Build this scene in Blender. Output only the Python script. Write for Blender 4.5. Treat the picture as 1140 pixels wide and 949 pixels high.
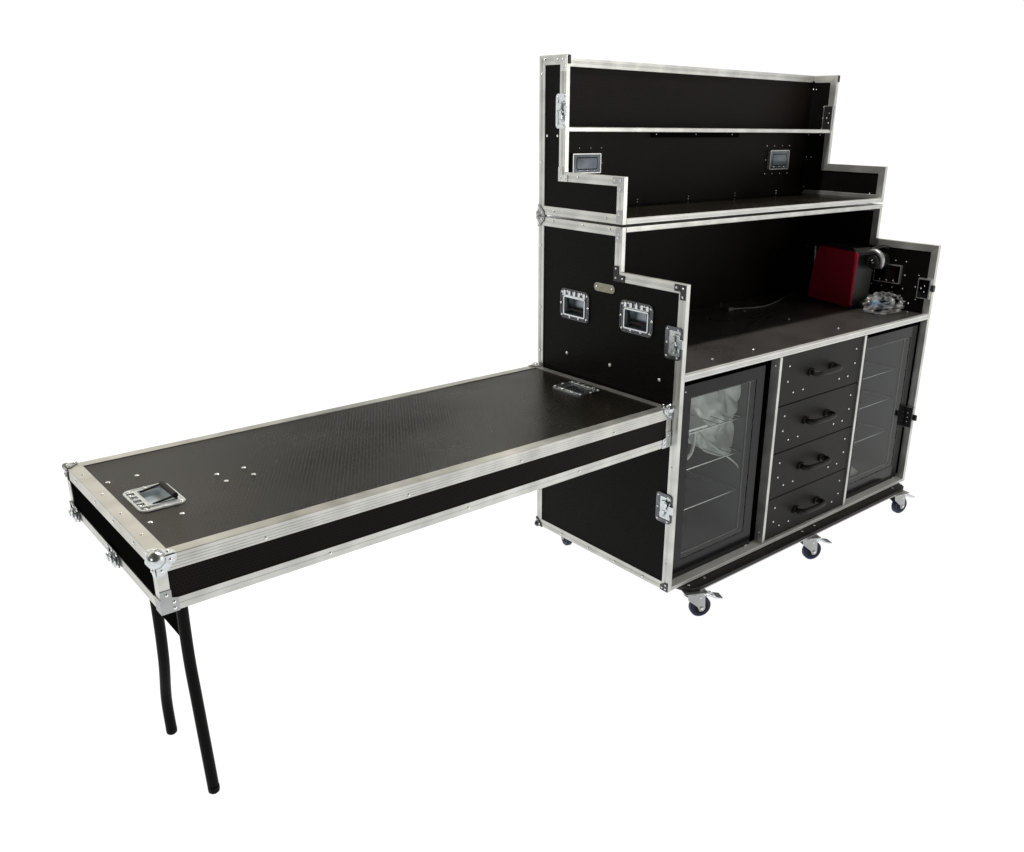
import bpy, bmesh, math, random
from mathutils import Vector, Matrix, noise
random.seed(7)
S = bpy.context.scene
for o in list(bpy.data.objects): bpy.data.objects.remove(o)
PI = math.pi
V = Vector

# ------------------------------------------------------------------ camera
cam_d = bpy.data.cameras.new('camera'); cam = bpy.data.objects.new('camera', cam_d)
S.collection.objects.link(cam); S.camera = cam
cam.location = (-2.01670876, -1.7345107, 1.65395218)
cam.rotation_mode = 'XYZ'
cam.rotation_euler = tuple(math.radians(a) for a in (70.47568756, -0.81281729, -40.86247043))
cam_d.sensor_width = 36.0
cam_d.lens = 978.76004856 / 1140 * 36.0
cam_d.shift_x = -(622.3345 - 570) / 1140
cam_d.shift_y = (481.8728 - 474.5) / 1140
cam_d.clip_start = 0.05; cam_d.clip_end = 500

# ------------------------------------------------------------------ world: white background, brightness zones added for reflections
W = bpy.data.worlds.new('World'); S.world = W; W.use_nodes = True
nt = W.node_tree; nt.nodes.clear()
out = nt.nodes.new('ShaderNodeOutputWorld'); bg = nt.nodes.new('ShaderNodeBackground')
tc = nt.nodes.new('ShaderNodeTexCoord')
dot = nt.nodes.new('ShaderNodeVectorMath'); dot.operation = 'DOT_PRODUCT'
dot.inputs[1].default_value = (0.654, 0.756, -0.35)      # white on the viewed side; dimmed behind the camera for contrast on metal
mr = nt.nodes.new('ShaderNodeMapRange'); mr.interpolation_type = 'SMOOTHSTEP'
mr.inputs['From Min'].default_value = -0.45; mr.inputs['From Max'].default_value = -0.05
mr.inputs['To Min'].default_value = 0.12; mr.inputs['To Max'].default_value = 1.03
nt.links.new(tc.outputs['Generated'], dot.inputs[0]); nt.links.new(dot.outputs['Value'], mr.inputs['Value'])
# added above the white: a dark band, then a brighter one, shaping table-top reflections
sp = nt.nodes.new('ShaderNodeSeparateXYZ'); nt.links.new(tc.outputs['Generated'], sp.inputs[0])
cr = nt.nodes.new('ShaderNodeValToRGB'); el = cr.color_ramp.elements
nz = nt.nodes.new('ShaderNodeTexNoise'); nz.inputs['Scale'].default_value = 2.6; nz.inputs['Detail'].default_value = 2
nt.links.new(tc.outputs['Generated'], nz.inputs['Vector'])
ad = nt.nodes.new('ShaderNodeMath'); ad.operation = 'MULTIPLY_ADD'; ad.inputs[1].default_value = .08
nt.links.new(nz.outputs[0], ad.inputs[0]); sb = nt.nodes.new('ShaderNodeMath'); sb.operation = 'SUBTRACT'; sb.inputs[1].default_value = .04
nt.links.new(sp.outputs['Z'], sb.inputs[0]); nt.links.new(sb.outputs[0], ad.inputs[2]); nt.links.new(ad.outputs[0], cr.inputs[0])
el[0].position = .20; el[0].color = (1, 1, 1, 1); el[1].position = .60; el[1].color = (.7, .7, .7, 1)
for p, c in ((.245, .25), (.315, .25), (.37, 1.0), (.46, 1.0)):
    x = el.new(p); x.color = (c, c, c, 1)
ml_ = nt.nodes.new('ShaderNodeMath'); ml_.operation = 'MULTIPLY'
nt.links.new(mr.outputs['Result'], ml_.inputs[0]); nt.links.new(cr.outputs[0], ml_.inputs[1])
m3 = nt.nodes.new('ShaderNodeMapRange'); m3.inputs['From Min'].default_value = .34; m3.inputs['From Max'].default_value = .42
m3.inputs['To Min'].default_value = 1.0; m3.inputs['To Max'].default_value = 1.7; nt.links.new(ad.outputs[0], m3.inputs['Value'])
m4 = nt.nodes.new('ShaderNodeMath'); m4.operation = 'MULTIPLY'; nt.links.new(ml_.outputs[0], m4.inputs[0]); nt.links.new(m3.outputs[0], m4.inputs[1])
# added azimuth bands, bright, dark and narrow bright, to vary the table-top reflections
at = nt.nodes.new('ShaderNodeMath'); at.operation = 'ARCTAN2'; nt.links.new(sp.outputs['Y'], at.inputs[0]); nt.links.new(sp.outputs['X'], at.inputs[1])
a2 = nt.nodes.new('ShaderNodeMapRange'); a2.inputs['From Min'].default_value = math.radians(30); a2.inputs['From Max'].default_value = math.radians(100)
nt.links.new(at.outputs[0], a2.inputs['Value'])
cr2 = nt.nodes.new('ShaderNodeValToRGB'); e2 = cr2.color_ramp.elements; nt.links.new(a2.outputs[0], cr2.inputs[0])
e2[0].position = 0; e2[0].color = (.5, .5, .5, 1); e2[1].position = .70; e2[1].color = (1, 1, 1, 1)
for p, c in ((.26, .25), (.315, .95), (.355, .95), (.40, .12), (.52, .15), (.62, .85)):
    x = e2.new(p); x.color = (c, c, c, 1)
m5 = nt.nodes.new('ShaderNodeMapRange'); m5.inputs['From Min'].default_value = .22; m5.inputs['From Max'].default_value = .28; nt.links.new(sp.outputs['Z'], m5.inputs['Value'])
m6 = nt.nodes.new('ShaderNodeMix'); m6.data_type = 'FLOAT'; m6.inputs[2].default_value = 1.0
nt.links.new(m5.outputs[0], m6.inputs[0]); nt.links.new(cr2.outputs[0], m6.inputs[3])
m7 = nt.nodes.new('ShaderNodeMath'); m7.operation = 'MULTIPLY'; nt.links.new(m4.outputs[0], m7.inputs[0]); nt.links.new(m6.outputs[0], m7.inputs[1])
nt.links.new(m7.outputs[0], bg.inputs['Strength'])
wc = nt.nodes.new('ShaderNodeMix'); wc.data_type = 'RGBA'; wc.inputs[6].default_value = (1, 1, 1, 1); wc.inputs[7].default_value = (1, .93, .79, 1)   # warm tint added higher up, to warm the table-top and trim reflections
nt.links.new(m5.outputs[0], wc.inputs[0]); nt.links.new(wc.outputs[2], bg.inputs['Color'])
nt.links.new(bg.outputs[0], out.inputs[0])

S.view_settings.view_transform = 'Standard'; S.view_settings.look = 'None'
S.view_settings.exposure = 0.0; S.view_settings.gamma = 1.0
S.render.engine = 'CYCLES'

def lamp(name, loc, target, size, power, col=(1, 1, 1)):
    d = bpy.data.lights.new(name, 'AREA'); d.shape = 'RECTANGLE'; d.size = size[0]; d.size_y = size[1]
    d.energy = power; d.color = col
    o = bpy.data.objects.new(name, d); S.collection.objects.link(o); o.location = loc
    o.rotation_euler = (V(target) - V(loc)).to_track_quat('-Z', 'Y').to_euler()
    return o
lamp('ceiling_lamp', (0.30, 0.42, 3.3), (0.30, 0.42, 0), (1.3, 0.14), 62, (1.0, 0.97, 0.93))
lamp('left_fill', (-4.0, -0.9, 2.3), (1.2, 0.2, 1.1), (1.0, 1.0), 14, (1.0, 0.98, 0.95))  # added fill light, brightens the inner trim of the right panel
lamp('front_softbox', (2.3, -3.1, 1.5), (0.7, 0, 0.7), (1.4, 1.2), 32, (1.0, 0.97, 0.92))

# ------------------------------------------------------------------ materials
def mat(name, col=(.5, .5, .5), rough=.5, metal=0., spec=.5):
    m = bpy.data.materials.new(name); m.use_nodes = True
    b = m.node_tree.nodes['Principled BSDF']
    b.inputs['Base Color'].default_value = (*col, 1); b.inputs['Roughness'].default_value = rough
    b.inputs['Metallic'].default_value = metal; b.inputs['Specular IOR Level'].default_value = spec
    return m
def N(m, t, **k):
    n = m.node_tree.nodes.new(t)
    for a, v in k.items(): setattr(n, a, v)
    return n
def lk(m, a, b): m.node_tree.links.new(a, b)
def ramp(m, fac, stops):
    r = N(m, 'ShaderNodeValToRGB'); e = r.color_ramp.elements
    e[0].position, e[0].color = stops[0][0], (*stops[0][1], 1); e[1].position, e[1].color = stops[-1][0], (*stops[-1][1], 1)
    for p, c in stops[1:-1]:
        x = e.new(p); x.color = (*c, 1)
    lk(m, fac, r.inputs[0]); return r
def laminate(name, axes, col, rough, spec, mesh=1.6, cell=.0062, bump=.25):
    """phenolic film plywood: fine woven hexagon print, faint smears"""
    m = mat(name, col, rough, 0, spec); b = m.node_tree.nodes['Principled BSDF']
    t = N(m, 'ShaderNodeTexCoord'); s = N(m, 'ShaderNodeSeparateXYZ'); c = N(m, 'ShaderNodeCombineXYZ')
    lk(m, t.outputs['Object'], s.inputs[0]); lk(m, s.outputs[axes[0]], c.inputs[0]); lk(m, s.outputs[axes[1]], c.inputs[1])
    br = N(m, 'ShaderNodeTexBrick'); lk(m, c.outputs[0], br.inputs['Vector'])
    br.inputs['Scale'].default_value = 1.0; br.inputs['Brick Width'].default_value = cell * 1.2
    br.inputs['Row Height'].default_value = cell; br.inputs['Mortar Size'].default_value = cell * .14
    br.inputs['Mortar Smooth'].default_value = .6
    br.inputs['Color1'].default_value = (0, 0, 0, 1); br.inputs['Color2'].default_value = (0, 0, 0, 1); br.inputs['Mortar'].default_value = (1, 1, 1, 1)
    n1 = N(m, 'ShaderNodeTexNoise'); n1.inputs['Scale'].default_value = 3.2; n1.inputs['Detail'].default_value = 7; n1.inputs['Roughness'].default_value = .62
    lk(m, t.outputs['Object'], n1.inputs['Vector'])
    mx = N(m, 'ShaderNodeMix', data_type='RGBA'); lk(m, br.outputs['Color'], mx.inputs[0])
    mx.inputs[6].default_value = (*col, 1); mx.inputs[7].default_value = (*[min(1, k * mesh) for k in col], 1)
    hv = N(m, 'ShaderNodeHueSaturation'); lk(m, mx.outputs[2], hv.inputs['Color'])
    mr_ = N(m, 'ShaderNodeMapRange'); lk(m, n1.outputs[0], mr_.inputs['Value'])
    mr_.inputs['From Min'].default_value = .3; mr_.inputs['From Max'].default_value = .7
    mr_.inputs['To Min'].default_value = .75; mr_.inputs['To Max'].default_value = 1.35
    lk(m, mr_.outputs[0], hv.inputs['Value']); lk(m, hv.outputs[0], b.inputs['Base Color'])
    m2 = N(m, 'ShaderNodeMapRange'); lk(m, n1.outputs[0], m2.inputs['Value'])
    m2.inputs['From Min'].default_value = .3; m2.inputs['From Max'].default_value = .7
    m2.inputs['To Min'].default_value = rough - .07; m2.inputs['To Max'].default_value = rough + .1
    lk(m, m2.outputs[0], b.inputs['Roughness'])
    bp = N(m, 'ShaderNodeBump'); bp.inputs['Strength'].default_value = bump; bp.inputs['Distance'].default_value = .0006
    lk(m, br.outputs['Color'], bp.inputs['Height']); lk(m, bp.outputs[0], b.inputs['Normal'])
    return m
def metal(name, col, r0, r1, scale=(30, 30, 30), var=.15, bump=0.0):
    m = mat(name, col, r0, 1.0); b = m.node_tree.nodes['Principled BSDF']
    t = N(m, 'ShaderNodeTexCoord'); mp = N(m, 'ShaderNodeMapping'); mp.inputs['Scale'].default_value = scale
    lk(m, t.outputs['Object'], mp.inputs[0])
    n = N(m, 'ShaderNodeTexNoise'); n.inputs['Scale'].default_value = 1; n.inputs['Detail'].default_value = 5
    lk(m, mp.outputs[0], n.inputs['Vector'])
    lo = tuple(c * (1 - var) for c in col); hi = tuple(min(1, c * (1 + var * .5)) for c in col)
    r = ramp(m, n.outputs[0], [(.3, lo), (.7, hi)]); lk(m, r.outputs[0], b.inputs['Base Color'])
    mr_ = N(m, 'ShaderNodeMapRange'); lk(m, n.outputs[0], mr_.inputs['Value'])
    mr_.inputs['To Min'].default_value = r0; mr_.inputs['To Max'].default_value = r1
    lk(m, mr_.outputs[0], b.inputs['Roughness'])
    if 'alu' in name: b.inputs['Metallic'].default_value = .80
    if 'satin' in name: b.inputs['Metallic'].default_value = .1
    elif 'pale_zinc' in name: b.inputs['Metallic'].default_value = .1
    elif 'rail' in name or 'galv' in name: b.inputs['Metallic'].default_value = .45
    if bump:
        bp = N(m, 'ShaderNodeBump'); bp.inputs['Strength'].default_value = bump; bp.inputs['Distance'].default_value = .002
        lk(m, n.outputs[0], bp.inputs['Height']); lk(m, bp.outputs[0], b.inputs['Normal'])
    return m
BLK = (.0020, .0019, .0017)
M = dict(
    side=laminate('film_plywood_side', (1, 2), BLK, .33, .05, mesh=3.4, bump=.6, cell=.0075),
    top=laminate('film_plywood_top', (0, 1), (.0034, .0028, .0019), .21, .22, mesh=4.0, cell=.0090, bump=.6),
    counter=laminate('film_plywood_counter', (0, 1), (.0120, .0110, .0105), .30, .20, mesh=9.0, cell=.0085, bump=.8),
    front=laminate('film_plywood_front', (0, 2), (.0046, .0033, .0027), .36, .06, mesh=2.2, cell=.0075),
    board=laminate('plain_plywood_drawer', (0, 2), (.0120, .0117, .0098), .5, .15, mesh=1.08, bump=.05),
    plank=laminate('film_plywood_skid', (0, 1), (.018, .015, .012), .4, .25, mesh=1.3),
    alu=metal('mill_aluminium', (.60, .605, .575), .24, .44, (11, 11, 11), .24),
    satin=metal('satin_anodised_rail', (.66, .67, .66), .36, .5, (8, 8, 8), .12),
    rail=metal('anodised_rail', (.70, .71, .69), .30, .42, (8, 8, 8), .12),
    alu_dull=metal('dull_aluminium', (.42, .43, .43), .34, .5, (14, 14, 14), .16),
    galv=metal('pale_galvanised_plate', (.78, .82, .83), .25, .42, (30, 30, 30), .2, .05),
    zinc=metal('bright_zinc', (.64, .68, .70), .16, .32, (90, 90, 90), .22, .07),
    chrome=metal('dark_chrome', (.085, .088, .092), .10, .22, (60, 60, 60), .35, .06),
    rivet=mat('rivet_steel', (.86, .87, .86), .28, 1.0),
    black=mat('black_plastic', (.012, .012, .012), .35, 0, .4),
    blackm=mat('satin_black_handle', (.007, .007, .0075), .5, 0, .25),
    paint=mat('black_powder_coat', (.004, .004, .004), .42, 0, .06),
    rubber=mat('navy_rubber_tyre', (.006, .015, .050), .42, 0, .25),
    hub=mat('wheel_hub_plastic', (.004, .005, .009), .5, 0, .15),
    matte=mat('matte_black_board', (.004, .004, .004), .7, 0, 0), bracket=metal('black_chrome', (.045, .045, .047), .12, .25, (40, 40, 40), .2),
    dishw=metal('pale_zinc_dish', (.62, .70, .76), .3, .4, (25, 25, 25), .25),
    latchf=metal('dark_zinc_flange', (.15, .16, .17), .15, .3, (50, 50, 50), .35, .06),
    dishf=metal('zinc_dish', (.30, .34, .37), .32, .45, (20, 20, 20), .3, .05),
    dish=metal('blued_zinc_dish', (.115, .13, .145), .08, .20, (14, 14, 14), .45, .15),
    plate=metal('brass_nameplate', (.27, .26, .20), .35, .5, (60, 60, 60), .2),
    fridge=mat('fridge_black_shell', (.010, .010, .010), .3, 0, .3),
    fframe=mat('gloss_black_door_frame', (.007, .007, .0075), .14, 0, .18),
    liner=mat('fridge_liner_grey', (.085, .10, .095), .5, 0, .4),
    wire=mat('shelf_wire', (.45, .47, .47), .3, .7), wired=mat('shelf_wire_coated', (.05, .055, .055), .4),
    red=mat('dark_red_plastic', (.23, .0065, .024), .55, 0, .15),
    paper=mat('white_booklet_paper', (.80, .82, .80), .6),
    blue=mat('blue_plug_plastic', (.05, .22, .48), .4),
    cable=mat('grey_cable_sheath', (.09, .09, .095), .45),
    cablew=mat('pale_hose', (.55, .56, .54), .4),
    edge=mat('plywood_edge', (.10, .09, .08), .6),
)
def glass(name, tint, refl, rough):
    m = bpy.data.materials.new(name); m.use_nodes = True; t = m.node_tree; t.nodes.clear()
    o = t.nodes.new('ShaderNodeOutputMaterial'); mix = t.nodes.new('ShaderNodeMixShader')
    tr = t.nodes.new('ShaderNodeBsdfTransparent'); gl = t.nodes.new('ShaderNodeBsdfGlossy'); fr = t.nodes.new('ShaderNodeFresnel')
    tr.inputs[0].default_value = (*tint, 1); gl.inputs['Roughness'].default_value = rough
    gl.inputs[0].default_value = (refl, refl, refl, 1)
    ge = t.nodes.new('ShaderNodeNewGeometry'); ma = t.nodes.new('ShaderNodeMapRange')
    ma.inputs['To Min'].default_value = 1.5; ma.inputs['To Max'].default_value = 1 / 1.5
    t.links.new(ge.outputs['Backfacing'], ma.inputs['Value']); t.links.new(ma.outputs[0], fr.inputs['IOR'])
    ml = t.nodes.new('ShaderNodeMath'); ml.operation = 'MULTIPLY'; inv = t.nodes.new('ShaderNodeMath'); inv.operation = 'SUBTRACT'
    inv.inputs[0].default_value = 1; t.links.new(ge.outputs['Backfacing'], inv.inputs[1])
    t.links.new(fr.outputs[0], ml.inputs[0]); t.links.new(inv.outputs[0], ml.inputs[1])
    t.links.new(ml.outputs[0], mix.inputs[0]); t.links.new(tr.outputs[0], mix.inputs[1]); t.links.new(gl.outputs[0], mix.inputs[2])
    t.links.new(mix.outputs[0], o.inputs[0]); return m
M['glass'] = glass('door_glass', (.96, .98, .97), .6, .02)
def film(name, dens, bump_scale, col=(.85, .86, .85)):
    m = bpy.data.materials.new(name); m.use_nodes = True; t = m.node_tree; t.nodes.clear()
    o = t.nodes.new('ShaderNodeOutputMaterial'); mix = t.nodes.new('ShaderNodeMixShader')
    tr = t.nodes.new('ShaderNodeBsdfTransparent'); b = t.nodes.new('ShaderNodeBsdfPrincipled')
    b.inputs['Base Color'].default_value = (*col, 1); b.inputs['Roughness'].default_value = .18; b.inputs['Specular IOR Level'].default_value = .8
    tcn = t.nodes.new('ShaderNodeTexCoord'); n = t.nodes.new('ShaderNodeTexNoise'); n.inputs['Scale'].default_value = bump_scale
    n.inputs['Detail'].default_value = 4; n.inputs['Distortion'].default_value = 1.5
    t.links.new(tcn.outputs['Object'], n.inputs['Vector'])
    mr_ = t.nodes.new('ShaderNodeMapRange'); mr_.inputs['From Min'].default_value = .42; mr_.inputs['From Max'].default_value = .68
    mr_.inputs['To Min'].default_value = dens[0]; mr_.inputs['To Max'].default_value = dens[1]
    t.links.new(n.outputs[0], mr_.inputs['Value']); t.links.new(mr_.outputs[0], mix.inputs[0])
    bp = t.nodes.new('ShaderNodeBump'); bp.inputs['Strength'].default_value = .35; bp.inputs['Distance'].default_value = .01
    t.links.new(n.outputs[0], bp.inputs['Height']); t.links.new(bp.outputs[0], b.inputs['Normal'])
    t.links.new(tr.outputs[0], mix.inputs[1]); t.links.new(b.outputs[0], mix.inputs[2]); t.links.new(mix.outputs[0], o.inputs[0])
    return m
M['bag'] = film('crumpled_clear_film', (.50, .84), 6, (.78, .80, .78))
M['bag2'] = film('glossy_clear_bag', (.0, .42), 12)
# added ground sheet, made to glow white so contact shadows vanish
m = mat('glowing_white_floor', (.12, .12, .12), .6, 0, .1); b = m.node_tree.nodes['Principled BSDF']
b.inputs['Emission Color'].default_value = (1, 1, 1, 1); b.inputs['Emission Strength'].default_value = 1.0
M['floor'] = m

# ------------------------------------------------------------------ object helpers
ORG = {}
def link(o, parent, world, rot=None):
    S.collection.objects.link(o)
    if parent is not None:
        o.parent = parent; o.location = V(world) - ORG[parent.name]
    else: o.location = world
    if rot is not None: o.rotation_mode = 'XYZ'; o.rotation_euler = rot.to_euler()
    ORG[o.name] = V(world)
    return o
def thing(name, label, cat, loc, group=None):
    o = bpy.data.objects.new(name, None); o.empty_display_size = .05; link(o, None, V(loc))
    return tag(o, label, cat, group)
def tag(o, label, cat, group=None):
    o['label'] = label; o['category'] = cat
    if group: o['group'] = group
    return o
def obj(name, bm, m, parent=None, smooth=False, label=None, origin=None):
    bmesh.ops.recalc_face_normals(bm, faces=bm.faces)
    me = bpy.data.meshes.new(name)
    co = [v.co for v in bm.verts]
    c = V(origin) if origin is not None else V([(min(v[i] for v in co) + max(v[i] for v in co)) / 2 for i in range(3)])
    for v in bm.verts: v.co = v.co - c
    bm.to_mesh(me); bm.free()
    for k in (m if isinstance(m, (list, tuple)) else [m]): me.materials.append(k)
    if smooth: me.shade_smooth()
    o = bpy.data.objects.new(name, me); link(o, parent, c)
    if label: o['label'] = label
    return o
def copy_tree(o, parent, loc=None, rot=None):
    c = o.copy(); S.collection.objects.link(c); c.parent = parent
    if loc is not None: c.location = loc; ORG[c.name] = (ORG[parent.name] if parent else V((0, 0, 0))) + V(loc)
    if rot is not None: c.rotation_euler = rot
    for ch in list(o.children): copy_tree(ch, c)
    return c
def box(bm, x0, x1, y0, y1, z0, z1, bev=0.0, mi=0, seg=1):
    r = bmesh.ops.create_cube(bm, size=1.0); vs = r['verts']
    for v in vs: v.co = V(((x0 + x1) / 2 + v.co.x * (x1 - x0), (y0 + y1) / 2 + v.co.y * (y1 - y0), (z0 + z1) / 2 + v.co.z * (z1 - z0)))
    fs = {f for v in vs for f in v.link_faces}
    for f in fs: f.material_index = mi
    if bev > 0:
        es = list({e for v in vs for e in v.link_edges})
        bmesh.ops.bevel(bm, geom=es, offset=bev, segments=seg, affect='EDGES', profile=.5)
    return bm
def prism(bm, pts, a, w, mi=0):
    """polygon pts (3D) extruded by vector w; a = offset"""
    A = [bm.verts.new(V(p) + V(a)) for p in pts]; B = [bm.verts.new(V(p) + V(a) + V(w)) for p in pts]
    n = len(pts); fs = [bm.faces.new(A[::-1]), bm.faces.new(B)]
    for i in range(n): fs.append(bm.faces.new((A[i], A[(i + 1) % n], B[(i + 1) % n], B[i])))
    for f in fs: f.material_index = mi
    return fs
def tube(bm, pts, r, seg=10, closed=False, rr=None):
    pts = [V(p) for p in pts]; n = len(pts); rings = []; up = None
    for i, p in enumerate(pts):
        t = (pts[min(i + 1, n - 1)] - pts[max(i - 1, 0)]).normalized()
        if up is None: up = t.orthogonal().normalized()
        up = (up - t * up.dot(t)).normalized(); s = t.cross(up)
        R_ = r if rr is None else rr[i]
        rings.append([bm.verts.new(p + (up * math.cos(2 * PI * k / seg) + s * math.sin(2 * PI * k / seg)) * R_) for k in range(seg)])
    for i in range(n - 1):
        for k in range(seg): bm.faces.new((rings[i][k], rings[i][(k + 1) % seg], rings[i + 1][(k + 1) % seg], rings[i + 1][k]))
    bm.faces.new(rings[0][::-1]); bm.faces.new(rings[-1])
def spline(pts, n=8):
    P = [V(p) for p in pts]; P = [P[0] * 2 - P[1]] + P + [P[-1] * 2 - P[-2]]; o = []
    for i in range(1, len(P) - 2):
        for k in range(n):
            t = k / n; a, b_, c, d = P[i - 1:i + 3]
            o.append(.5 * ((2 * b_) + (c - a) * t + (2 * a - 5 * b_ + 4 * c - d) * t * t + (3 * b_ - a - 3 * c + d) * t ** 3))
    o.append(P[-2]); return o
def lathe(bm, prof, axis='z', c=(0, 0, 0), seg=24, mi=0):
    """prof: (radius, height) list, closed with caps"""
    c = V(c); rings = []
    for r, h in prof:
        ring = []
        for k in range(seg):
            a = 2 * PI * k / seg; p = (r * math.cos(a), r * math.sin(a), h)
            if axis == 'y': p = (p[0], h, p[1])
            if axis == 'x': p = (h, p[0], p[1])
            ring.append(bm.verts.new(c + V(p)))
        rings.append(ring)
    fs = []
    for i in range(len(rings) - 1):
        for k in range(seg): fs.append(bm.faces.new((rings[i][k], rings[i][(k + 1) % seg], rings[i + 1][(k + 1) % seg], rings[i + 1][k])))
    fs += [bm.faces.new(rings[0][::-1]), bm.faces.new(rings[-1])]
    for f in fs: f.material_index = mi
def basis(u, v, n): return Matrix((u, v, n)).transposed().to_3x3()
NX = basis(V((0, -1, 0)), V((0, 0, 1)), V((-1, 0, 0)))      # frame of the left side, outward -x
PX = basis(V((0, 1, 0)), V((0, 0, 1)), V((1, 0, 0)))
NY = basis(V((1, 0, 0)), V((0, 0, 1)), V((0, -1, 0)))
PZ = basis(V((1, 0, 0)), V((0, 1, 0)), V((0, 0, 1)))

# rivets: one shared mesh, one object each
def rivet_mesh(r):
    bm = bmesh.new(); lathe(bm, [(r, -.0005), (r, .0006), (r * .86, .0016), (r * .5, .0024), (r * .12, .0027)], seg=12)
    me = bpy.data.meshes.new('rivet'); bm.to_mesh(me); bm.free(); me.materials.append(M['rivet']); me.shade_smooth(); return me
RV = {s: rivet_mesh(s) for s in (.0028, .0038, .0046, .0058)}
def rivet(parent, p, fr, s=.0046, name='rivet'):
    o = bpy.data.objects.new(name, RV[s]); return link(o, parent, V(p), fr)

def panel(name, axes, polys, n0, n1, m, parent, holes=(), label=None):
    """flat sheet built on a grid: polys / holes are (u0,u1,v0,v1) boxes in the plane; thickness n0..n1"""
    us = sorted({q for b_ in list(polys) + list(holes) for q in b_[:2]}); vs = sorted({q for b_ in list(polys) + list(holes) for q in b_[2:]})
    ins = lambda u, v, L: any(a < u < b_ and c < v < d for a, b_, c, d in L)
    cell = {(i, j) for i in range(len(us) - 1) for j in range(len(vs) - 1)
            if ins((us[i] + us[i + 1]) / 2, (vs[j] + vs[j + 1]) / 2, polys) and not ins((us[i] + us[i + 1]) / 2, (vs[j] + vs[j + 1]) / 2, holes)}
    bm = bmesh.new(); cache = {}; ax = [a for a in (0, 1, 2) if a not in axes][0]
    def vt(i, j, k):
        if (i, j, k) not in cache:
            p = [0, 0, 0]; p[axes[0]] = us[i]; p[axes[1]] = vs[j]; p[ax] = (n0, n1)[k]; cache[i, j, k] = bm.verts.new(p)
        return cache[i, j, k]
    for (i, j) in cell:
        for k in (0, 1): bm.faces.new([vt(i, j, k), vt(i + 1, j, k), vt(i + 1, j + 1, k), vt(i, j + 1, k)])
        for (di, dj), (a, b_) in (((-1, 0), ((i, j), (i, j + 1))), ((1, 0), ((i + 1, j), (i + 1, j + 1))), ((0, -1), ((i, j), (i + 1, j))), ((0, 1), ((i, j + 1), (i + 1, j + 1)))):
            if (i + di, j + dj) not in cell: bm.faces.new([vt(*a, 0), vt(*b_, 0), vt(*b_, 1), vt(*a, 1)])
    return obj(name, bm, m, parent, label=label)

def groove_profile(w, h, gr=True, gw=.0015, gd=.0010):
    """closed section (u across, v out of face); v from 0 to h; grooves cut along the outer faces"""
    P = [(0, .0012), (0, h - .0012), (.0012, h)]
    if gr:
        for f in (.40, .56):
            u = w * f; P += [(u - gw, h), (u - gw * .6, h - gd), (u + gw * .6, h - gd), (u + gw, h)]
    P += [(w - .0008, h), (w, h - .0008), (w, 0.0008), (w - .0008, 0), (.0012, 0)]
    return P
def trim(name, p0, p1, q0, q1, nrm, h, parent, gr=True, m=None, label=None, w=None):
    p0, p1, q0, q1, nrm = map(V, (p0, p1, q0, q1, nrm)); bm = bmesh.new()
    d = (p1 - p0).normalized(); per = (q0 - p0) - d * (q0 - p0).dot(d); w = per.length
    A = []; B = []
    for u, v in groove_profile(w, h, gr):
        A.append(bm.verts.new(p0 + (q0 - p0) * (u / w) + nrm * v)); B.append(bm.verts.new(p1 + (q1 - p1) * (u / w) + nrm * v))
    n = len(A)
    for i in range(n): bm.faces.new((A[i], A[(i + 1) % n], B[(i + 1) % n], B[i]))
    bm.faces.new(A[::-1]); bm.faces.new(B)
    return obj(name, bm, m or M['alu'], parent, label=label)
def frame_trims(parent, poly, x_in, x_out, w, gap=.0006):
    """mitred aluminium channel round a stepped side panel; poly is the (y,z) outline, counter-clockwise.
    x_in..x_out spans the channel; the profile's outer face is x_out."""
    n = len(poly); ins = []
    for i in range(n):
        a, b_, c = V(poly[i - 1]), V(poly[i]), V(poly[(i + 1) % n])
        d1 = (b_ - a).normalized(); d2 = (c - b_).normalized(); n1 = V((-d1.y, d1.x)); n2 = V((-d2.y, d2.x))
        ins.append(b_ + (n1 + n2) * w)
    out_ = []
    for i in range(n):
        j = (i + 1) % n; d = (V(poly[j]) - V(poly[i])).normalized() * gap
        xi = x_in if i != 1 else x_in + (-.005 if x_out < x_in else .005)     # the rear channel does not wrap the inner face
        f = lambda p, s: (xi, p[0] + d.x * s, p[1] + d.y * s)
        out_.append(trim('edge_trim', f(poly[i], 1), f(poly[j], -1), f(ins[i], 1), f(ins[j], -1), (1 if x_out > x_in else -1, 0, 0), abs(x_out - xi), parent))
    return out_

def rounded(w, h, r, n=5, cx=0, cy=0, z=0):
    P = []
    for k, (sx, sy) in enumerate(((1, 1), (-1, 1), (-1, -1), (1, -1))):
        for i in range(n + 1):
            a = PI / 2 * (k + i / n); P.append(V((cx + sx * (w / 2 - r) + r * math.cos(a), cy + sy * (h / 2 - r) + r * math.sin(a), z)))
    return P
def ring_sheet(bm, outer, inner, z0, z1, mi=0):
    """flat ring between two same-length loops, thickness z0..z1"""
    L = []
    for loop, z in ((outer, z0), (outer, z1), (inner, z1), (inner, z0)): L.append([bm.verts.new((p.x, p.y, z)) for p in loop])
    n = len(outer)
    for a in range(4):
        A, B = L[a], L[(a + 1) % 4]
        for i in range(n):
            f = bm.faces.new((A[i], A[(i + 1) % n], B[(i + 1) % n], B[i])); f.material_index = mi

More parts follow.
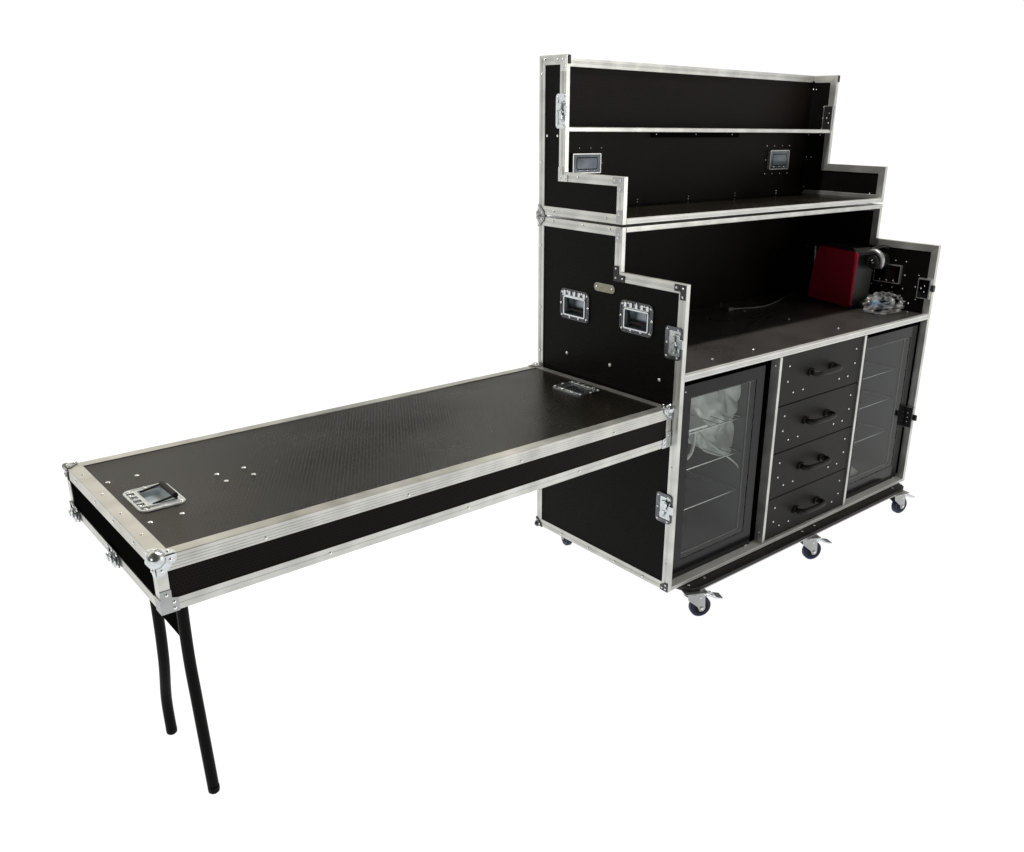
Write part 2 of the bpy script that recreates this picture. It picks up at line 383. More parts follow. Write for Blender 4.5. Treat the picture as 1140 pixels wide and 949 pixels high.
# ------------------------------------------------------------------ hardware prototypes, in a local frame (x right, y up, z out of the panel)
def place(o, parent, p, fr):
    """o is a parentless prototype copy"""
    return o
def recessed_handle(parent, p, fr, w=.150, h=.105, dark=True, opened=False, label=None):
    p = V(p); name = 'recessed_handle'
    iw, ih = w * .66, h * .54; icy = -h * .06
    bm = bmesh.new()
    ring_sheet(bm, rounded(w, h, .020), rounded(iw, ih, .004, cy=icy), 0, .0022, 0)
    # raised inner rim
    ring_sheet(bm, rounded(iw + .011, ih + .011, .007, cy=icy), rounded(iw + .002, ih + .002, .0035, cy=icy), .0016, .0056, 1)
    # outer raised lip
    ring_sheet(bm, rounded(w - .002, h - .002, .019), rounded(w - .010, h - .010, .015), .0018, .0036, 0)
    base = obj_local(name, bm, [M['chrome'] if dark else (M['galv'] if opened else M['zinc']), M['zinc']], parent, p, fr, label)
    # pressed steel dish behind the hole
    bm = bmesh.new(); dep = .012 if opened else .026
    a = [bm.verts.new((x, y + icy, .001)) for x, y in ((-iw / 2, -ih / 2), (iw / 2, -ih / 2), (iw / 2, ih / 2), (-iw / 2, ih / 2))]
    c = [bm.verts.new((x, y + icy, -dep)) for x, y in ((-iw / 2 + .008, -ih / 2 + .010), (iw / 2 - .008, -ih / 2 + .010), (iw / 2 - .008, ih / 2 - .004), (-iw / 2 + .008, ih / 2 - .004))]
    for i in range(4): bm.faces.new((a[i], a[(i + 1) % 4], c[(i + 1) % 4], c[i]))
    bm.faces.new(c)
    sub_local('handle_dish', bm, M['dishf'] if dark else (M['dishw'] if opened else M['zinc']), base, p, fr)
    # spring teeth along the hinge side
    bm = bmesh.new(); n = 5
    for i in range(n):
        x = (i - (n - 1) / 2) * w * .165
        box(bm, x - .0055, x + .0055, h * .27, h * .44, .0015, .0065, .0012)
        tube(bm, [(x - .012, h * .27, .004), (x - .004, h * .44, .006), (x + .006, h * .28, .004)], .0016, 6)
    tube(bm, [(-w * .38, h * .285, .0045), (w * .38, h * .285, .0045)], .0026, 8)
    sub_local('handle_spring', bm, M['zinc'], base, p, fr)
    # grip
    bm = bmesh.new()
    if opened:
        tube(bm, [(-iw * .46, -ih * .50 + icy, .012), (iw * .46, -ih * .50 + icy, .012)], .0070, 12)
        for s in (-1, 1): tube(bm, [(s * iw * .46, -ih * .5 + icy, .012), (s * iw * .46, ih * .3, .004)], .0028, 6)
    else:
        tube(bm, [(-iw * .42, -ih * .24 + icy, -.012), (iw * .42, -ih * .24 + icy, -.012)], .0060, 12)
        for s in (-1, 1): tube(bm, [(s * iw * .41, -ih * .22 + icy, -.010), (s * iw * .41, ih * .45 + icy, -.004)], .0028, 6)
    sub_local('grip', bm, M['blackm'], base, p, fr)
    for x, y in ((-.42, -.39), (-.15, -.42), (.15, -.42), (.42, -.39), (-.46, 0), (.46, 0), (-.42, .37), (.42, .37), (-.24, .41), (.24, .41), (0, .41)):
        rivet(base, p + fr @ V((x * w, y * h, .0034)), fr, .0046)
    return base
def obj_local(name, bm, m, parent, p, fr, label=None, smooth=False):
    bmesh.ops.recalc_face_normals(bm, faces=bm.faces)
    me = bpy.data.meshes.new(name); bm.to_mesh(me); bm.free()
    for k in (m if isinstance(m, (list, tuple)) else [m]): me.materials.append(k)
    if smooth: me.shade_smooth()
    o = bpy.data.objects.new(name, me); FR[name] = fr
    # geometry is baked into the parent's axes so children stay simple
    me.transform(fr.to_4x4()); link(o, parent, p)
    if label: o['label'] = label
    return o
FR = {}
def sub_local(name, bm, m, base, p, fr, smooth=False): return obj_local(name, bm, m, base, p, fr, None, smooth)

def latch(parent, p, fr, turned=False, w=.066, h=.104, label=None, m=None):
    """butterfly twist latch in a pressed dish; +x side is the case edge"""
    p = V(p); bm = bmesh.new()
    ring_sheet(bm, rounded(w, h, .012), rounded(w * .74, h * .76, .004, cx=w * .08), 0.0010, .0034, 0)
    bk = rounded(w * .76, h * .78, .004, cx=w * .08); prism(bm, bk, (0, 0, -.0004), (0, 0, .0015), 1)
    base = obj_local('twist_latch', bm, [m or M['latchf'], M['zinc']], parent, p, fr, label)
    bm = bmesh.new()
    box(bm, -w * .10, w * .44, -h * .26, h * .26, .0015, .0065, .0015)
    lathe(bm, [(.011, .0065), (.011, .0095), (.008, .011)], c=(w * .12, 0, 0), seg=16)
    box(bm, w * .40, w * .66, -h * .12, h * .16, .003, .0075, .0012)
    sub_local('latch_cam', bm, M['zinc'], base, p, fr)
    bm = bmesh.new(); a0 = math.radians(62 if turned else 90); c = V((w * .12, 0, 0))
    R2 = Matrix.Rotation(a0, 3, 'Z')
    for s in (-1, 1):
        pts = [V((0, .006)), V((.013, .011)), V((.024, .010)), V((.027, 0)), V((.022, -.006)), V((.008, -.005))]
        P = [c + R2 @ V((s * q.x, s * q.y, 0)) for q in pts]
        prism(bm, P, (0, 0, .0115), (0, 0, .0022))
    sub_local('butterfly_key', bm, M['zinc'], base, p, fr)
    for x, y in ((-.36, .41), (.30, .42), (-.38, 0), (-.36, -.41), (.30, -.42), (.1, .27), (.1, -.27)):
        z = .0036 if abs(y) > .3 or x < -.3 else .0068
        rivet(base, p + fr @ V((x * w, y * h, z)), fr, .0038)
    return base
def dish_back(parent, p, fr, w, h, name='dish_back'):
    """back of a recessed dish as it pokes through the panel: folded rim, steel pan and rivet tails"""
    p = V(p); bm = bmesh.new()
    ring_sheet(bm, rounded(w, h, .003), rounded(w - .007, h - .007, .002), 0, .014, 0)
    prism(bm, rounded(w - .0075, h - .0075, .002), (0, 0, .002), (0, 0, .0115), 1)
    base = obj_local(name, bm, [M['alu'], M['dish']], parent, p, fr)
    bm = bmesh.new(); ring_sheet(bm, rounded(w * .74, h * .62, .006), rounded(w * .74 - .006, h * .62 - .006, .004), .0115, .0135)
    sub_local('pressed_rib', bm, M['alu_dull'], base, p, fr)
    for x in (-.26, 0, .26): rivet(base, p + fr @ V((x * w, -h * .36, .0122)), fr, .0038)
    for x in (-.5, -.17, .17, .5):
        for s in (-1, 1): rivet(base, p + fr @ V((x * (w + .025), s * (h / 2 + .018), 0)), fr, .0028)
    for s in (-1, 1): rivet(base, p + fr @ V((s * (w / 2 + .014), 0, 0)), fr, .0028)
    return base
def l_bracket(parent, p, fr, arm=.040, w=.020, sx=1, sy=1, m=None):
    """flat L plate; corner at p, arms along sx*x and sy*y of the frame"""
    p = V(p); bm = bmesh.new()
    P = [V((0, 0, 0)), V((arm * sx, 0, 0)), V((arm * sx, w * sy, 0)), V((w * 1.1 * sx, w * sy, 0)), V((w * sx, w * 1.1 * sy, 0)), V((w * sx, arm * sy, 0)), V((0, arm * sy, 0))]
    prism(bm, P, (0, 0, 0), (0, 0, .0020))
    base = obj_local('corner_bracket', bm, m or M['bracket'], parent, p, fr)
    for x, y in ((.5 * w, .5 * w), (arm - .009, .5 * w), (.5 * w, arm - .009)): rivet(base, p + fr @ V((x * sx, y * sy, .0024)), fr, .0038)
    return base
def ball_corner(parent, p, dirs, r=.014, fl=.032, m=None):
    """pressed ball corner at p; dirs = three inward axis vectors along the edges"""
    p = V(p); bm = bmesh.new()
    out_ = -(dirs[0] + dirs[1] + dirs[2]).normalized()
    for v in bmesh.ops.create_uvsphere(bm, u_segments=20, v_segments=12, radius=r)['verts']:
        v.co *= 1 + .10 * noise.noise(v.co * (2.2 / r)); v.co += -out_ * r * .38
    me_faces = list(bm.faces)
    for f in me_faces: f.smooth = True
    for k in range(3):
        a, b_ = dirs[k], dirs[(k + 1) % 3]; n = -dirs[(k + 2) % 3]
        P = [V((0, 0, 0)), a * fl, a * fl * .97 + b_ * fl * .30, a * fl * .72 + b_ * fl * .50, (a + b_) * fl * .62, a * fl * .50 + b_ * fl * .72, a * fl * .30 + b_ * fl * .97, b_ * fl]
        prism(bm, P, n * .0015, n * .0022)
    base = obj_local('ball_corner', bm, m or M['zinc'], parent, p, Matrix.Identity(3))
    for k in range(3):
        a, b_ = dirs[k], dirs[(k + 1) % 3]; n = -dirs[(k + 2) % 3]
        fr = basis(a, b_, a.cross(b_)) if a.cross(b_).dot(n) > 0 else basis(b_, a, b_.cross(a))
        rivet(base, p + a * fl * .70 + b_ * fl * .24 + n * .0042, fr, .0038); rivet(base, p + a * fl * .24 + b_ * fl * .70 + n * .0042, fr, .0038)
    return base
X, Y, Z = V((1, 0, 0)), V((0, 1, 0)), V((0, 0, 1))

# ------------------------------------------------------------------ setting
GZ = .025
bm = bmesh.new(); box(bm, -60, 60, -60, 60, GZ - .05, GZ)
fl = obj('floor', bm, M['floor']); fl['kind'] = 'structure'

# ------------------------------------------------------------------ lower case
D = .70; CW = 1.568; ZB = .15; ZT = 1.3379; Y1 = .283; Z2 = 1.1953; CZ = .9094
T = .018; TW = .030
case = thing('road_case', 'large black road case with aluminium edges, fridges and drawers, standing on castors', 'road case', (CW / 2, D / 2, GZ))
low_poly = [(0, ZB), (D, ZB), (D, ZT), (Y1, ZT), (Y1, Z2), (0, Z2)]
HY1, HY2 = .5025, .2050    # recessed handles
HZ1, HZ2 = 1.0540, 1.0590
def hole(cy, cz, w=.150, h=.105): return (cy - w * .33, cy + w * .33, cz - h * .33, cz + h * .21)
e = .006
cells = [(e, D - e, ZB + e, Z2 - e), (Y1 + e, D - e, Z2 - e, ZT - e)]
lp = panel('side_panel', (1, 2), cells, .003, T - .004, M['side'], case, holes=[hole(HY1, HZ1), hole(HY2, HZ2)])
rp = panel('side_panel', (1, 2), cells, CW - T + .004, CW - .003, M['side'], case)
for x_in, x_out in ((T, 0.0), (CW - T, CW)):
    tr = frame_trims(case, low_poly, x_in, x_out, TW)
    if x_out == 0:
        ltr = tr
    else: rtr = tr
# trim rivets on the outer left side
for z in (.30, .52, .86, 1.02, 1.24): rivet(ltr[1], (-.0006, D - .015, z), NX, .0038)
for y in (.62, .47, .34): rivet(ltr[2], (-.0006, y, ZT - .009), NX, .0038)
rivet(ltr[3], (-.0006, Y1 + .015, 1.315), NX, .0038)
for z in (.25, .60, .80): rivet(ltr[5], (-.0006, .018, z), NX, .0028)
for y in (.12, .26, .40, .55): rivet(ltr[0], (-.0006, y, ZB + .012), NX, .0038)
# back, top, bottom, counter
panel('back_panel', (0, 2), [(T - .003, CW - T + .003, ZB + .014, ZT - .0145)], D - .014, D - .004, M['front'], case)
bm = bmesh.new(); box(bm, T, CW - T, Y1 + .004, D - .002, ZT - .014, ZT - .002); tp = obj('top_panel', bm, M['top'], case)
trim('edge_trim', (T, Y1, ZT - .016), (CW - T, Y1, ZT - .016), (T, Y1, ZT), (CW - T, Y1, ZT), (0, -1, 0), .001, case)
bm = bmesh.new(); box(bm, T + .0005, CW - T - .0005, Y1 - .0005, Y1 + .026, ZT - .0175, ZT - .0006, .001); obj('edge_trim', bm, M['alu'], case)
bm = bmesh.new(); box(bm, T, CW - T, .004, D - .014, CZ - .016, CZ - .0010); counter = obj('counter_top', bm, M['counter'], case)
def front_rail(parent, x0, x1, yf, z0, z1, depth, m=None, n=2):
    """extruded front rail with long grooves on its face"""
    bm = bmesh.new(); h = z1 - z0
    sec = [(yf + depth, z0), (yf + .001, z0), (yf, z0 + .001)]
    for k in range(n):
        zz = z0 + h * (.36 + .26 * k); sec += [(yf, zz - .0012), (yf + .0018, zz - .0006), (yf + .0018, zz + .0006), (yf, zz + .0012)]
    sec += [(yf, z1 - .001), (yf + .001, z1), (yf + depth, z1)]
    prism(bm, [V((0, a, b_)) for a, b_ in sec], (x0, 0, 0), (x1 - x0, 0, 0))
    return obj('front_rail', bm, m or M['rail'], parent)
front_rail(case, T + .0005, CW - T - .0005, .0005, CZ - .0205, CZ + .0008, .018)
bm = bmesh.new(); sec = [(.040, ZB + .0005), (.0015, ZB + .0005), (.0005, ZB + .0015), (.0005, ZB + .0062), (.0020, ZB + .0068), (.0020, ZB + .0080), (.0005, ZB + .0086), (.0005, ZB + .0132), (.0020, ZB + .0142), (.0295, ZB + .0192), (.040, ZB + .0192)]
prism(bm, [V((0, a, b_)) for a, b_ in sec], (T + .0005, 0, 0), (CW - 2 * T - .001, 0, 0)); obj('bottom_rail', bm, M['satin'], case)
bm = bmesh.new(); box(bm, T, CW - T, .0405, D - .006, ZB + .001, ZB + .013); obj('bottom_panel', bm, M['plank'], case)
for x in (.520, 1.066):
    bm = bmesh.new(); box(bm, x, x + .0135, .0002, .038, ZB + .0185, CZ - .0215, .0012); dv = obj('divider', bm, M['alu'], case)
    bm = bmesh.new(); box(bm, x + .002, x + .0115, .0385, D - .016, ZB + .0185, CZ - .0215); obj('divider_board', bm, M['side'], dv)
    for z in (.855, .21): rivet(dv, (x, .020, z), NX, .0038)
for x, y in ((.469, .082), (1.010, .088), (1.535, .087), (.985, .523), (.998, .310), (.25, .085), (.45, .52)): rivet(counter, (x, y, CZ - .0008), PZ, .0046)
# rivets in the side wall over the table
for y, z in ((.540, .877), (.321, .8786), (.0945, .878)): rivet(lp, (.003, y, z), NX, .0058)
recessed_handle(case, (.0028, HY1, HZ1), NX); recessed_handle(case, (.0028, HY2, HZ2), NX)
latch(case, (-.0010, .0395, 1.010), NX); latch(case, (-.0010, .0385, .4520), NX, turned=True)
# name plate
bm = bmesh.new(); prism(bm, rounded(.098, .028, .0135), (0, 0, 0), (0, 0, .002)); npl = obj_local('name_plate', bm, M['plate'], case, V((.0028, .358, 1.135)), NX)
for s in (-1, 1): rivet(npl, V((.0028 - .0022, .358 + s * .037, 1.135)), NX, .0038)
# right wall seen from inside
MX = CW - T + .004
dish_back(case, (MX, .207, 1.0560), NX, .122, .078)
bm = bmesh.new(); box(bm, -.004, .052, -.042, .042, 0, .0185, .001, 2); box(bm, .0, .048, -.038, .038, -.0010, .0180, .0005); box(bm, -.0195, -.004, -.010, .018, .006, .018, .003, 1)
lb = obj_local('latch_back', bm, [M['dish'], M['black'], M['alu']], case, V((MX - .0155, .010, 1.014)), basis(V((0, 1, 0)), V((0, 0, 1)), V((-1, 0, 0)) * -1))
for a, b_ in ((.020, .012), (.034, .0), (.020, -.012)): rivet(lb, (MX - .0160, .010 + a, 1.014 + b_), NX, .0028)
for a, b_ in ((.0, .055), (.058, .050), (.066, .0), (.058, -.052)): rivet(rp, (MX, .012 + a, 1.014 + b_), NX, .0028)
bm = bmesh.new(); box(bm, 0, .045, -.045, .045, 0, .014, .002); box(bm, -.020, 0, -.010, .016, .002, .012, .003)
box(bm, -.002, .047, -.048, .048, .0015, .013, 0, 1)
lb2 = obj_local('latch_back', bm, [M['black'], M['alu_dull']], case, V((MX - .012, .000, .452)), basis(V((0, 1, 0)), V((0, 0, 1)), V((1, 0, 0))))
for b_ in (.02, 0, -.02): rivet(lb2, (MX - .0122, .02, .452 + b_), NX, .0028)
rivet(rp, (MX, .10, .94), NX, .0038); rivet(rp, (MX, .45, 1.13), NX, .0038)
# corners and brackets
ball_corner(case, (0, D, ZT), (X, -Y, -Z), r=.012, fl=.034, m=M['alu_dull'])
ball_corner(case, (0, D, ZB), (X, -Y, Z), r=.012, fl=.032, m=M['chrome'])
bm = bmesh.new(); prism(bm, [V((0, 0, 0)), V((.034, 0, 0)), V((.034, .020, 0)), V((.018, .030, 0)), V((0, .034, 0))], (0, 0, .0003), (0, 0, .0020))
cb = obj_local('corner_bracket', bm, M['chrome'], case, V((0, 0, ZB)), basis(V((0, 1, 0)), V((0, 0, 1)), V((-1, 0, 0))))
rivet(cb, (-.0026, .026, ZB + .010), NX, .0038); rivet(cb, (-.0026, .010, ZB + .024), NX, .0038); rivet(cb, (-.0026, .010, ZB + .010), NX, .0038)
l_bracket(case, (-.0002, .002, Z2 - .002), NX, arm=.046, w=.021, sx=-1, sy=-1)
l_bracket(case, (-.0002, Y1 + .030, Z2 - .030), NX, arm=.050, w=.022, sx=1, sy=1)
bm = bmesh.new(); prism(bm, rounded(.026, .046, .004), (0, 0, .0003), (0, 0, .002)); jb = obj_local('joint_plate', bm, M['alu_dull'], case, V((0, Y1 + .0145, ZT - .026)), NX)
rivet(jb, (-.0026, Y1 + .015, ZT - .034), NX, .0046)

# drawers
zs = [.1695, .3365, .5175, .7000, .8868]
NYF = NY
for k in range(4):
    z0, z1 = zs[k] + .0015, zs[k + 1] - .0015
    bm = bmesh.new(); box(bm, .5360, 1.0635, .006, .020, z0, z1, .0010)
    dr = obj('drawer', bm, M['board'], case)
    dx = .5360
    zc = z0 + (z1 - z0) * .5
    for x, z in ((.587, z1 - .040), (.585, z1 - .097), (.625, z0 + .040), (.685, z0 + .040), (.922, z0 + .038), (.982, z0 + .038), (1.022, z1 - .100), (1.021, z1 - .043)):
        rivet(dr, (x, .006, z), NY, .0038)
    hx0, hx1, hz = .706, .878, z1 - .083
    bm = bmesh.new()
    for a in (hx0, hx1 - .034): box(bm, a, a + .034, -.004, .0058, hz - .013, hz + .011, .003, seg=2)
    path = spline([(hx0 + .014, .004, hz), (hx0 + .012, -.020, hz), (hx0 + .030, -.036, hz + .001), (hx0 + .086, -.040, hz + .001), (hx1 - .030, -.036, hz + .001), (hx1 - .012, -.020, hz), (hx1 - .014, .004, hz)], 5)
    tube(bm, path, .0105, 12)
    dh = obj('drawer_handle', bm, M['blackm'], dr, smooth=False)
    if k == 3:
        bm = bmesh.new(); box(bm, hx0 + .050, hx1 - .034, -.0415, -.038, hz + .0080, hz + .0105, .001); obj('handle_glint', bm, M['rivet'], dr)  # bright strip stands in for the highlight along the top handle

# skid board with castors
bm = bmesh.new()
P = []
for cx, s in ((.100, -1), (1.505, 1)):
    aa = range(0, 7)
    for i in (aa if s < 0 else reversed(aa)): pass
pts = [V((.060, .10, 0)), V((.062, .03, 0)), V((.070, -.004, 0)), V((.088, -.030, 0)), V((.118, -.043, 0)),
       V((1.478, -.043, 0)), V((1.508, -.030, 0)), V((1.526, -.004, 0)), V((1.530, .03, 0)), V((1.530, .10, 0))]
prism(bm, pts, (0, 0, ZB - .016), (0, 0, .0145), 0)
sk = obj('skid_board', bm, M['plank'], case)
bm = bmesh.new(); box(bm, .116, 1.480, -.0452, -.0432, ZB - .0158, ZB - .0115); obj('board_edge', bm, M['alu_dull'], sk)
for x in (.095, .179, .765, .847, 1.4466, 1.5279 - .01): rivet(sk, (x, -.010, ZB - .0015), PZ, .0046)
bm = bmesh.new(); box(bm, .070, 1.526, .60, .69, ZB - .016, ZB - .0008); obj('skid_board', bm, M['plank'], case)

def caster(parent, sw, heading, first=None, brake=True):
    if first is not None: return copy_tree(first, parent, V(sw) - ORG[parent.name], (0, 0, heading))
    sw = V(sw); R_ = .0385; off = .030; ztop = ZB - .0165; zc = GZ + R_
    bm = bmesh.new()
    box(bm, -.042, .042, -.036, .036, ztop - .0035, ztop, .0012)
    lathe(bm, [(.027, ztop - .006), (.029, ztop - .010), (.027, ztop - .015), (.020, ztop - .017)], seg=24)
    for s in (-1, 1):
        y = s * .0185
        fk = [V((-.026, y, ztop - .012)), V((.030, y, ztop - .012)), V((.040, y, ztop - .026)), V((off + .013, y, zc - .002)), V((off + .007, y, zc - .012)), V((off - .007, y, zc - .012)), V((off - .016, y, zc + .006)), V((-.022, y, ztop - .034))]
        prism(bm, fk, (0, -.0012 if s < 0 else -.0012, 0), (0, .0024, 0))
    lathe(bm, [(.0065, -.022), (.0065, .022)], axis='y', c=(off, 0, zc), seg=12)
    fork = obj('castor', bm, M['alu_dull'], parent, origin=(0, 0, 0))
    # origin at swivel axis
    fork.location = V((sw.x, sw.y, 0)) - ORG[parent.name]; ORG[fork.name] = V((0, 0, 0))
    bm = bmesh.new(); lathe(bm, [(R_ - .012, -.0125), (R_ - .004, -.0125), (R_, -.008), (R_, .008), (R_ - .004, .0125), (R_ - .012, .0125)], axis='y', c=(off, 0, zc), seg=40)
    wh = obj('wheel', bm, M['rubber'], fork, smooth=False); 
    bm = bmesh.new(); lathe(bm, [(.006, -.0145), (.024, -.0145), (.026, -.0130), (.026, .0130), (.024, .0145), (.006, .0145)], axis='y', c=(off, 0, zc), seg=32)
    obj('hub', bm, M['hub'], fork)
    if brake:
        bm = bmesh.new()
        sec = [V((.012, 0, ztop - .010)), V((.045, 0, ztop - .015)), V((.084, 0, ztop - .036)), V((.108, 0, ztop - .040)), V((.108, 0, ztop - .045)), V((.082, 0, ztop - .041)), V((.044, 0, ztop - .020)), V((.012, 0, ztop - .015))]
        prism(bm, sec, (0, -.019, 0), (0, .038, 0), 0)
        bmesh.ops.bevel(bm, geom=[e_ for e_ in bm.edges if abs(e_.verts[0].co.y - e_.verts[1].co.y) < 1e-6], offset=.0012, segments=1, affect='EDGES')
        for s in (-1, 1): box(bm, .047, .074, s * .011 - .002, s * .011 + .002, ztop - .030, ztop - .0245, .0005)
        for i in range(3): box(bm, .050 + i * .008, .053 + i * .008, -.008, .008, ztop - .032 + (1 - i) * .004 , ztop - .0235 + (0 - i) * .0035, .0005)
        obj('brake_pedal', bm, M['zinc'], fork)
    rivet(fork, (off, -.0222, zc), NY, .0046); rivet(fork, (.022, -.0200, ztop - .028), NY, .0038)
    fork.rotation_euler = (0, 0, heading)
    return fork
def hd(dx, dy): return math.atan2(dy, dx)
h1 = hd(.86, -.42)
c1 = caster(case, (.110, -.018, 0), h1)
def clone(src, sw, h):
    c = src.copy(); S.collection.objects.link(c); c.parent = case; c.location = V((sw[0], sw[1], 0)) - ORG[case.name]; c.rotation_euler = (0, 0, h)
    for ch in src.children:
        d = ch.copy(); S.collection.objects.link(d); d.parent = c
    return c
clone(c1, (.782, -.022), hd(.88, -.40)); clone(c1, (1.464, -.022), hd(1.0, -.22))
cb_ = caster(case, (.128, .645, 0), hd(.3, .9), brake=False)
clone(cb_, (.782, .645), hd(-.2, .9)); clone(cb_, (1.464, .645), hd(.5, .8))

# ------------------------------------------------------------------ upper case
UB = 1.3455; ZU = 1.8563; YU = .565; Z3 = 1.4923; ZS = 1.6338
up = thing('stepped_shelf_case', 'smaller stepped black shelf unit with aluminium edges, stacked on top of the road case', 'shelf case', (CW / 2, D / 2, UB))
up_poly = [(Y1, UB), (D, UB), (D, ZU), (YU, ZU), (YU, Z3), (Y1, Z3)]
cells = [(Y1 + e, D - e, UB + e, Z3 - e), (YU + e, D - e, Z3 - e, ZU - e)]
ulp = panel('side_panel', (1, 2), cells, .003, T - .004, M['side'], up)
urp = panel('side_panel', (1, 2), cells, CW - T + .004, CW - .003, M['side'], up)
utl = frame_trims(up, up_poly, T, 0.0, TW); utr = frame_trims(up, up_poly, CW - T, CW, TW)
for y in (.62, .36): rivet(utl[0], (-.0006, y, UB + .015), NX, .0038)
for z in (1.80, 1.52): rivet(utl[1], (-.0006, D - .015, z), NX, .0038)
for y, z in ((.66, 1.606), (.606, 1.607)): rivet(ulp, (.003, y, z), NX, .0046)
for y in (.672,): rivet(utl[2], (-.0006, y, ZU - .014), NX, .0038)
for z in (1.46,): rivet(utl[4], (-.0006, .50, Z3 - .012), NX, .0028)
panel('back_panel', (0, 2), [(T - .003, CW - T + .003, UB + .003, ZU - .006)], D - .014, D - .004, M['front'], up)
trim('edge_trim', (T + .0005, D - .002, ZU), (CW - T - .0005, D - .002, ZU), (T + .0005, D - .002, ZU - .028), (CW - T - .0005, D - .002, ZU - .028), (0, -1, 0), .016, up)
bm = bmesh.new(); box(bm, T, CW - T, Y1 + .006, D - .015, UB + .002, UB + .014); uf = obj('floor_panel', bm, M['top'], up)
front_rail(up, T + .0005, CW - T - .0005, Y1 - .0005, UB + .0005, UB + .0165, .024)
bm = bmesh.new(); box(bm, T, CW - T, YU + .012, D - .015, ZS - .012, ZS); sh = obj('shelf', bm, M['top'], up)
bm = bmesh.new(); box(bm, T + .0005, CW - T - .0005, YU + .004, YU + .024, ZS - .0135, ZS + .0015, .002, seg=2); obj('shelf_edge', bm, M['alu'], sh)
bm = bmesh.new(); box(bm, .54, 1.05, D - .026, D - .0145, ZS - .034, ZS - .0125, .001); rl = obj('shelf_bracket', bm, M['matte'], up)
for x in (.5525, .7795, 1.004): rivet(rl, (x, D - .0262, ZS - .022), NY, .0028)
bm = bmesh.new(); box(bm, CW - T - .012, CW - T + .003, .60, .68, ZS - .034, ZS - .0125, .001); rl2 = obj('shelf_bracket', bm, M['matte'], up)
for y in (.61, .67): rivet(rl2, (CW - T - .0122, y, ZS - .022), NX, .0028)
BY = D - .0142
for x in (.4762, .7694, 1.0667, 1.356):
    for a, b_ in ((0, 0), (.012, -.010), (.0, -.014 + .024)): rivet(uf if False else up, (x + a, BY, 1.366 + b_), NY, .0028)
for x, y, z in ((0, .70, 1.5166), (0, .72, 1.3855), (0, .678, 1.388), (0, .655, 1.5166), (0, .665, 1.800), (0, .680, 1.800)):
    rivet(urp, (MX, min(y, .68), z), NX, .0028)
rivet(urp, (MX, .352, 1.372), NX, .0038); rivet(urp, (MX, .344, 1.379), NX, .0028)
d1 = dish_back(up, (.2005, BY, 1.5125), NY, .136, .068); d2 = dish_back(up, (1.342, BY, 1.5075), NY, .136, .080)
latch(up, (-.0010, .5835, 1.684), NX, w=.050, h=.108, m=M['zinc'])
bm = bmesh.new(); box(bm, 0, .040, -.048, .048, 0, .015, .001); box(bm, -.002, .043, -.051, .051, .0015, .013, 0, 1); ub = obj_local('latch_back', bm, [M['black'], M['alu_dull']], up, V((MX - .012, YU + .002, 1.682)), basis(V((0, 1, 0)), V((0, 0, 1)), V((1, 0, 0))))
for a, b_ in ((.008, .02), (.018, 0), (.008, -.02)): rivet(ub, (MX - .0125, YU + .006 + a, 1.682 + b_), NX, .0028)
for b_ in (.045, 0, -.045): rivet(urp, (MX, YU + .052, 1.682 + b_), NX, .0028)
ball_corner(up, (0, D, UB), (X, -Y, Z), r=.013, fl=.033, m=M['alu_dull'])
l_bracket(up, (-.0002, Y1 + .002, Z3 - .002), NX, arm=.046, w=.021, sx=-1, sy=-1, m=M['alu_dull'])
l_bracket(up, (-.0002, YU + .030, Z3 - .030), NX, arm=.046, w=.022, sx=1, sy=1, m=M['alu'])
l_bracket(up, (-.0002, YU + .0005, ZU - .001), NX, arm=.050, w=.026, sx=-1, sy=-1, m=M['alu'])
bm = bmesh.new(); prism(bm, rounded(.024, .040, .004), (0, 0, .0003), (0, 0, .002)); jb = obj_local('joint_plate', bm, M['alu_dull'], up, V((0, Y1 + .0145, UB + .024)), NX)
rivet(jb, (-.0026, Y1 + .015, UB + .030), NX, .0046)
for x in (-.001, CW - T - .0005):
    bm = bmesh.new(); box(bm, x + .009, x + T + .0015, YU - .0035, YU - .0003, ZU - .028, ZU - .001, .001); obj('end_cap', bm, M['black'], up)

# ------------------------------------------------------------------ table: lid of the case hooked to its side, on folding legs
L = 1.5814; YA, YB = .0276, .6952; T0, T1 = .6735, .8038; XR = -.004; XL = XR - L
tb = thing('lid_table', 'long black case lid hooked to the road case as a table, on folding legs', 'table', (XR, YA, T0))
w = .032
HX1, HX2 = -1.480, -.096
top_holes = []
def thole(cx, cy, s): return (cx - .105 * (.21 if s > 0 else .33), cx + .105 * (.33 if s > 0 else .21), cy - .0495, cy + .0495)
# hinge side of the left handle faces -x (s>0 for it), of the right one +x
def thl(cx, cy, vx):
    a, b_ = cx + vx * .105 * .21, cx - vx * .105 * .33
    return (min(a, b_), max(a, b_), cy - .0495, cy + .0495)
ttop = panel('table_top', (0, 1), [(XL + .006, XR - .006, YA + .006, YB - .006)], T1 - .014, T1 - .0016, M['top'], tb, holes=[thl(HX1, .345, -1), thl(HX2, .372, 1)])
bm = bmesh.new(); box(bm, XL + .006, XR - .006, YA + .002, YA + .012, T0 + .006, T1 - .015); obj('front_board', bm, M['front'], tb)
bm = bmesh.new(); box(bm, XL + .006, XR - .006, YB - .012, YB - .002, T0 + .006, T1 - .015); obj('rear_board', bm, M['front'], tb)
bm = bmesh.new(); box(bm, XL + .002, XL + .012, YA + .013, YB - .013, T0 + .006, T1 - .015); obj('end_board', bm, M['matte'], tb)
bm = bmesh.new(); box(bm, XR - .012, XR - .002, YA + .013, YB - .013, T0 + .006, T1 - .015); obj('end_board', bm, M['matte'], tb)
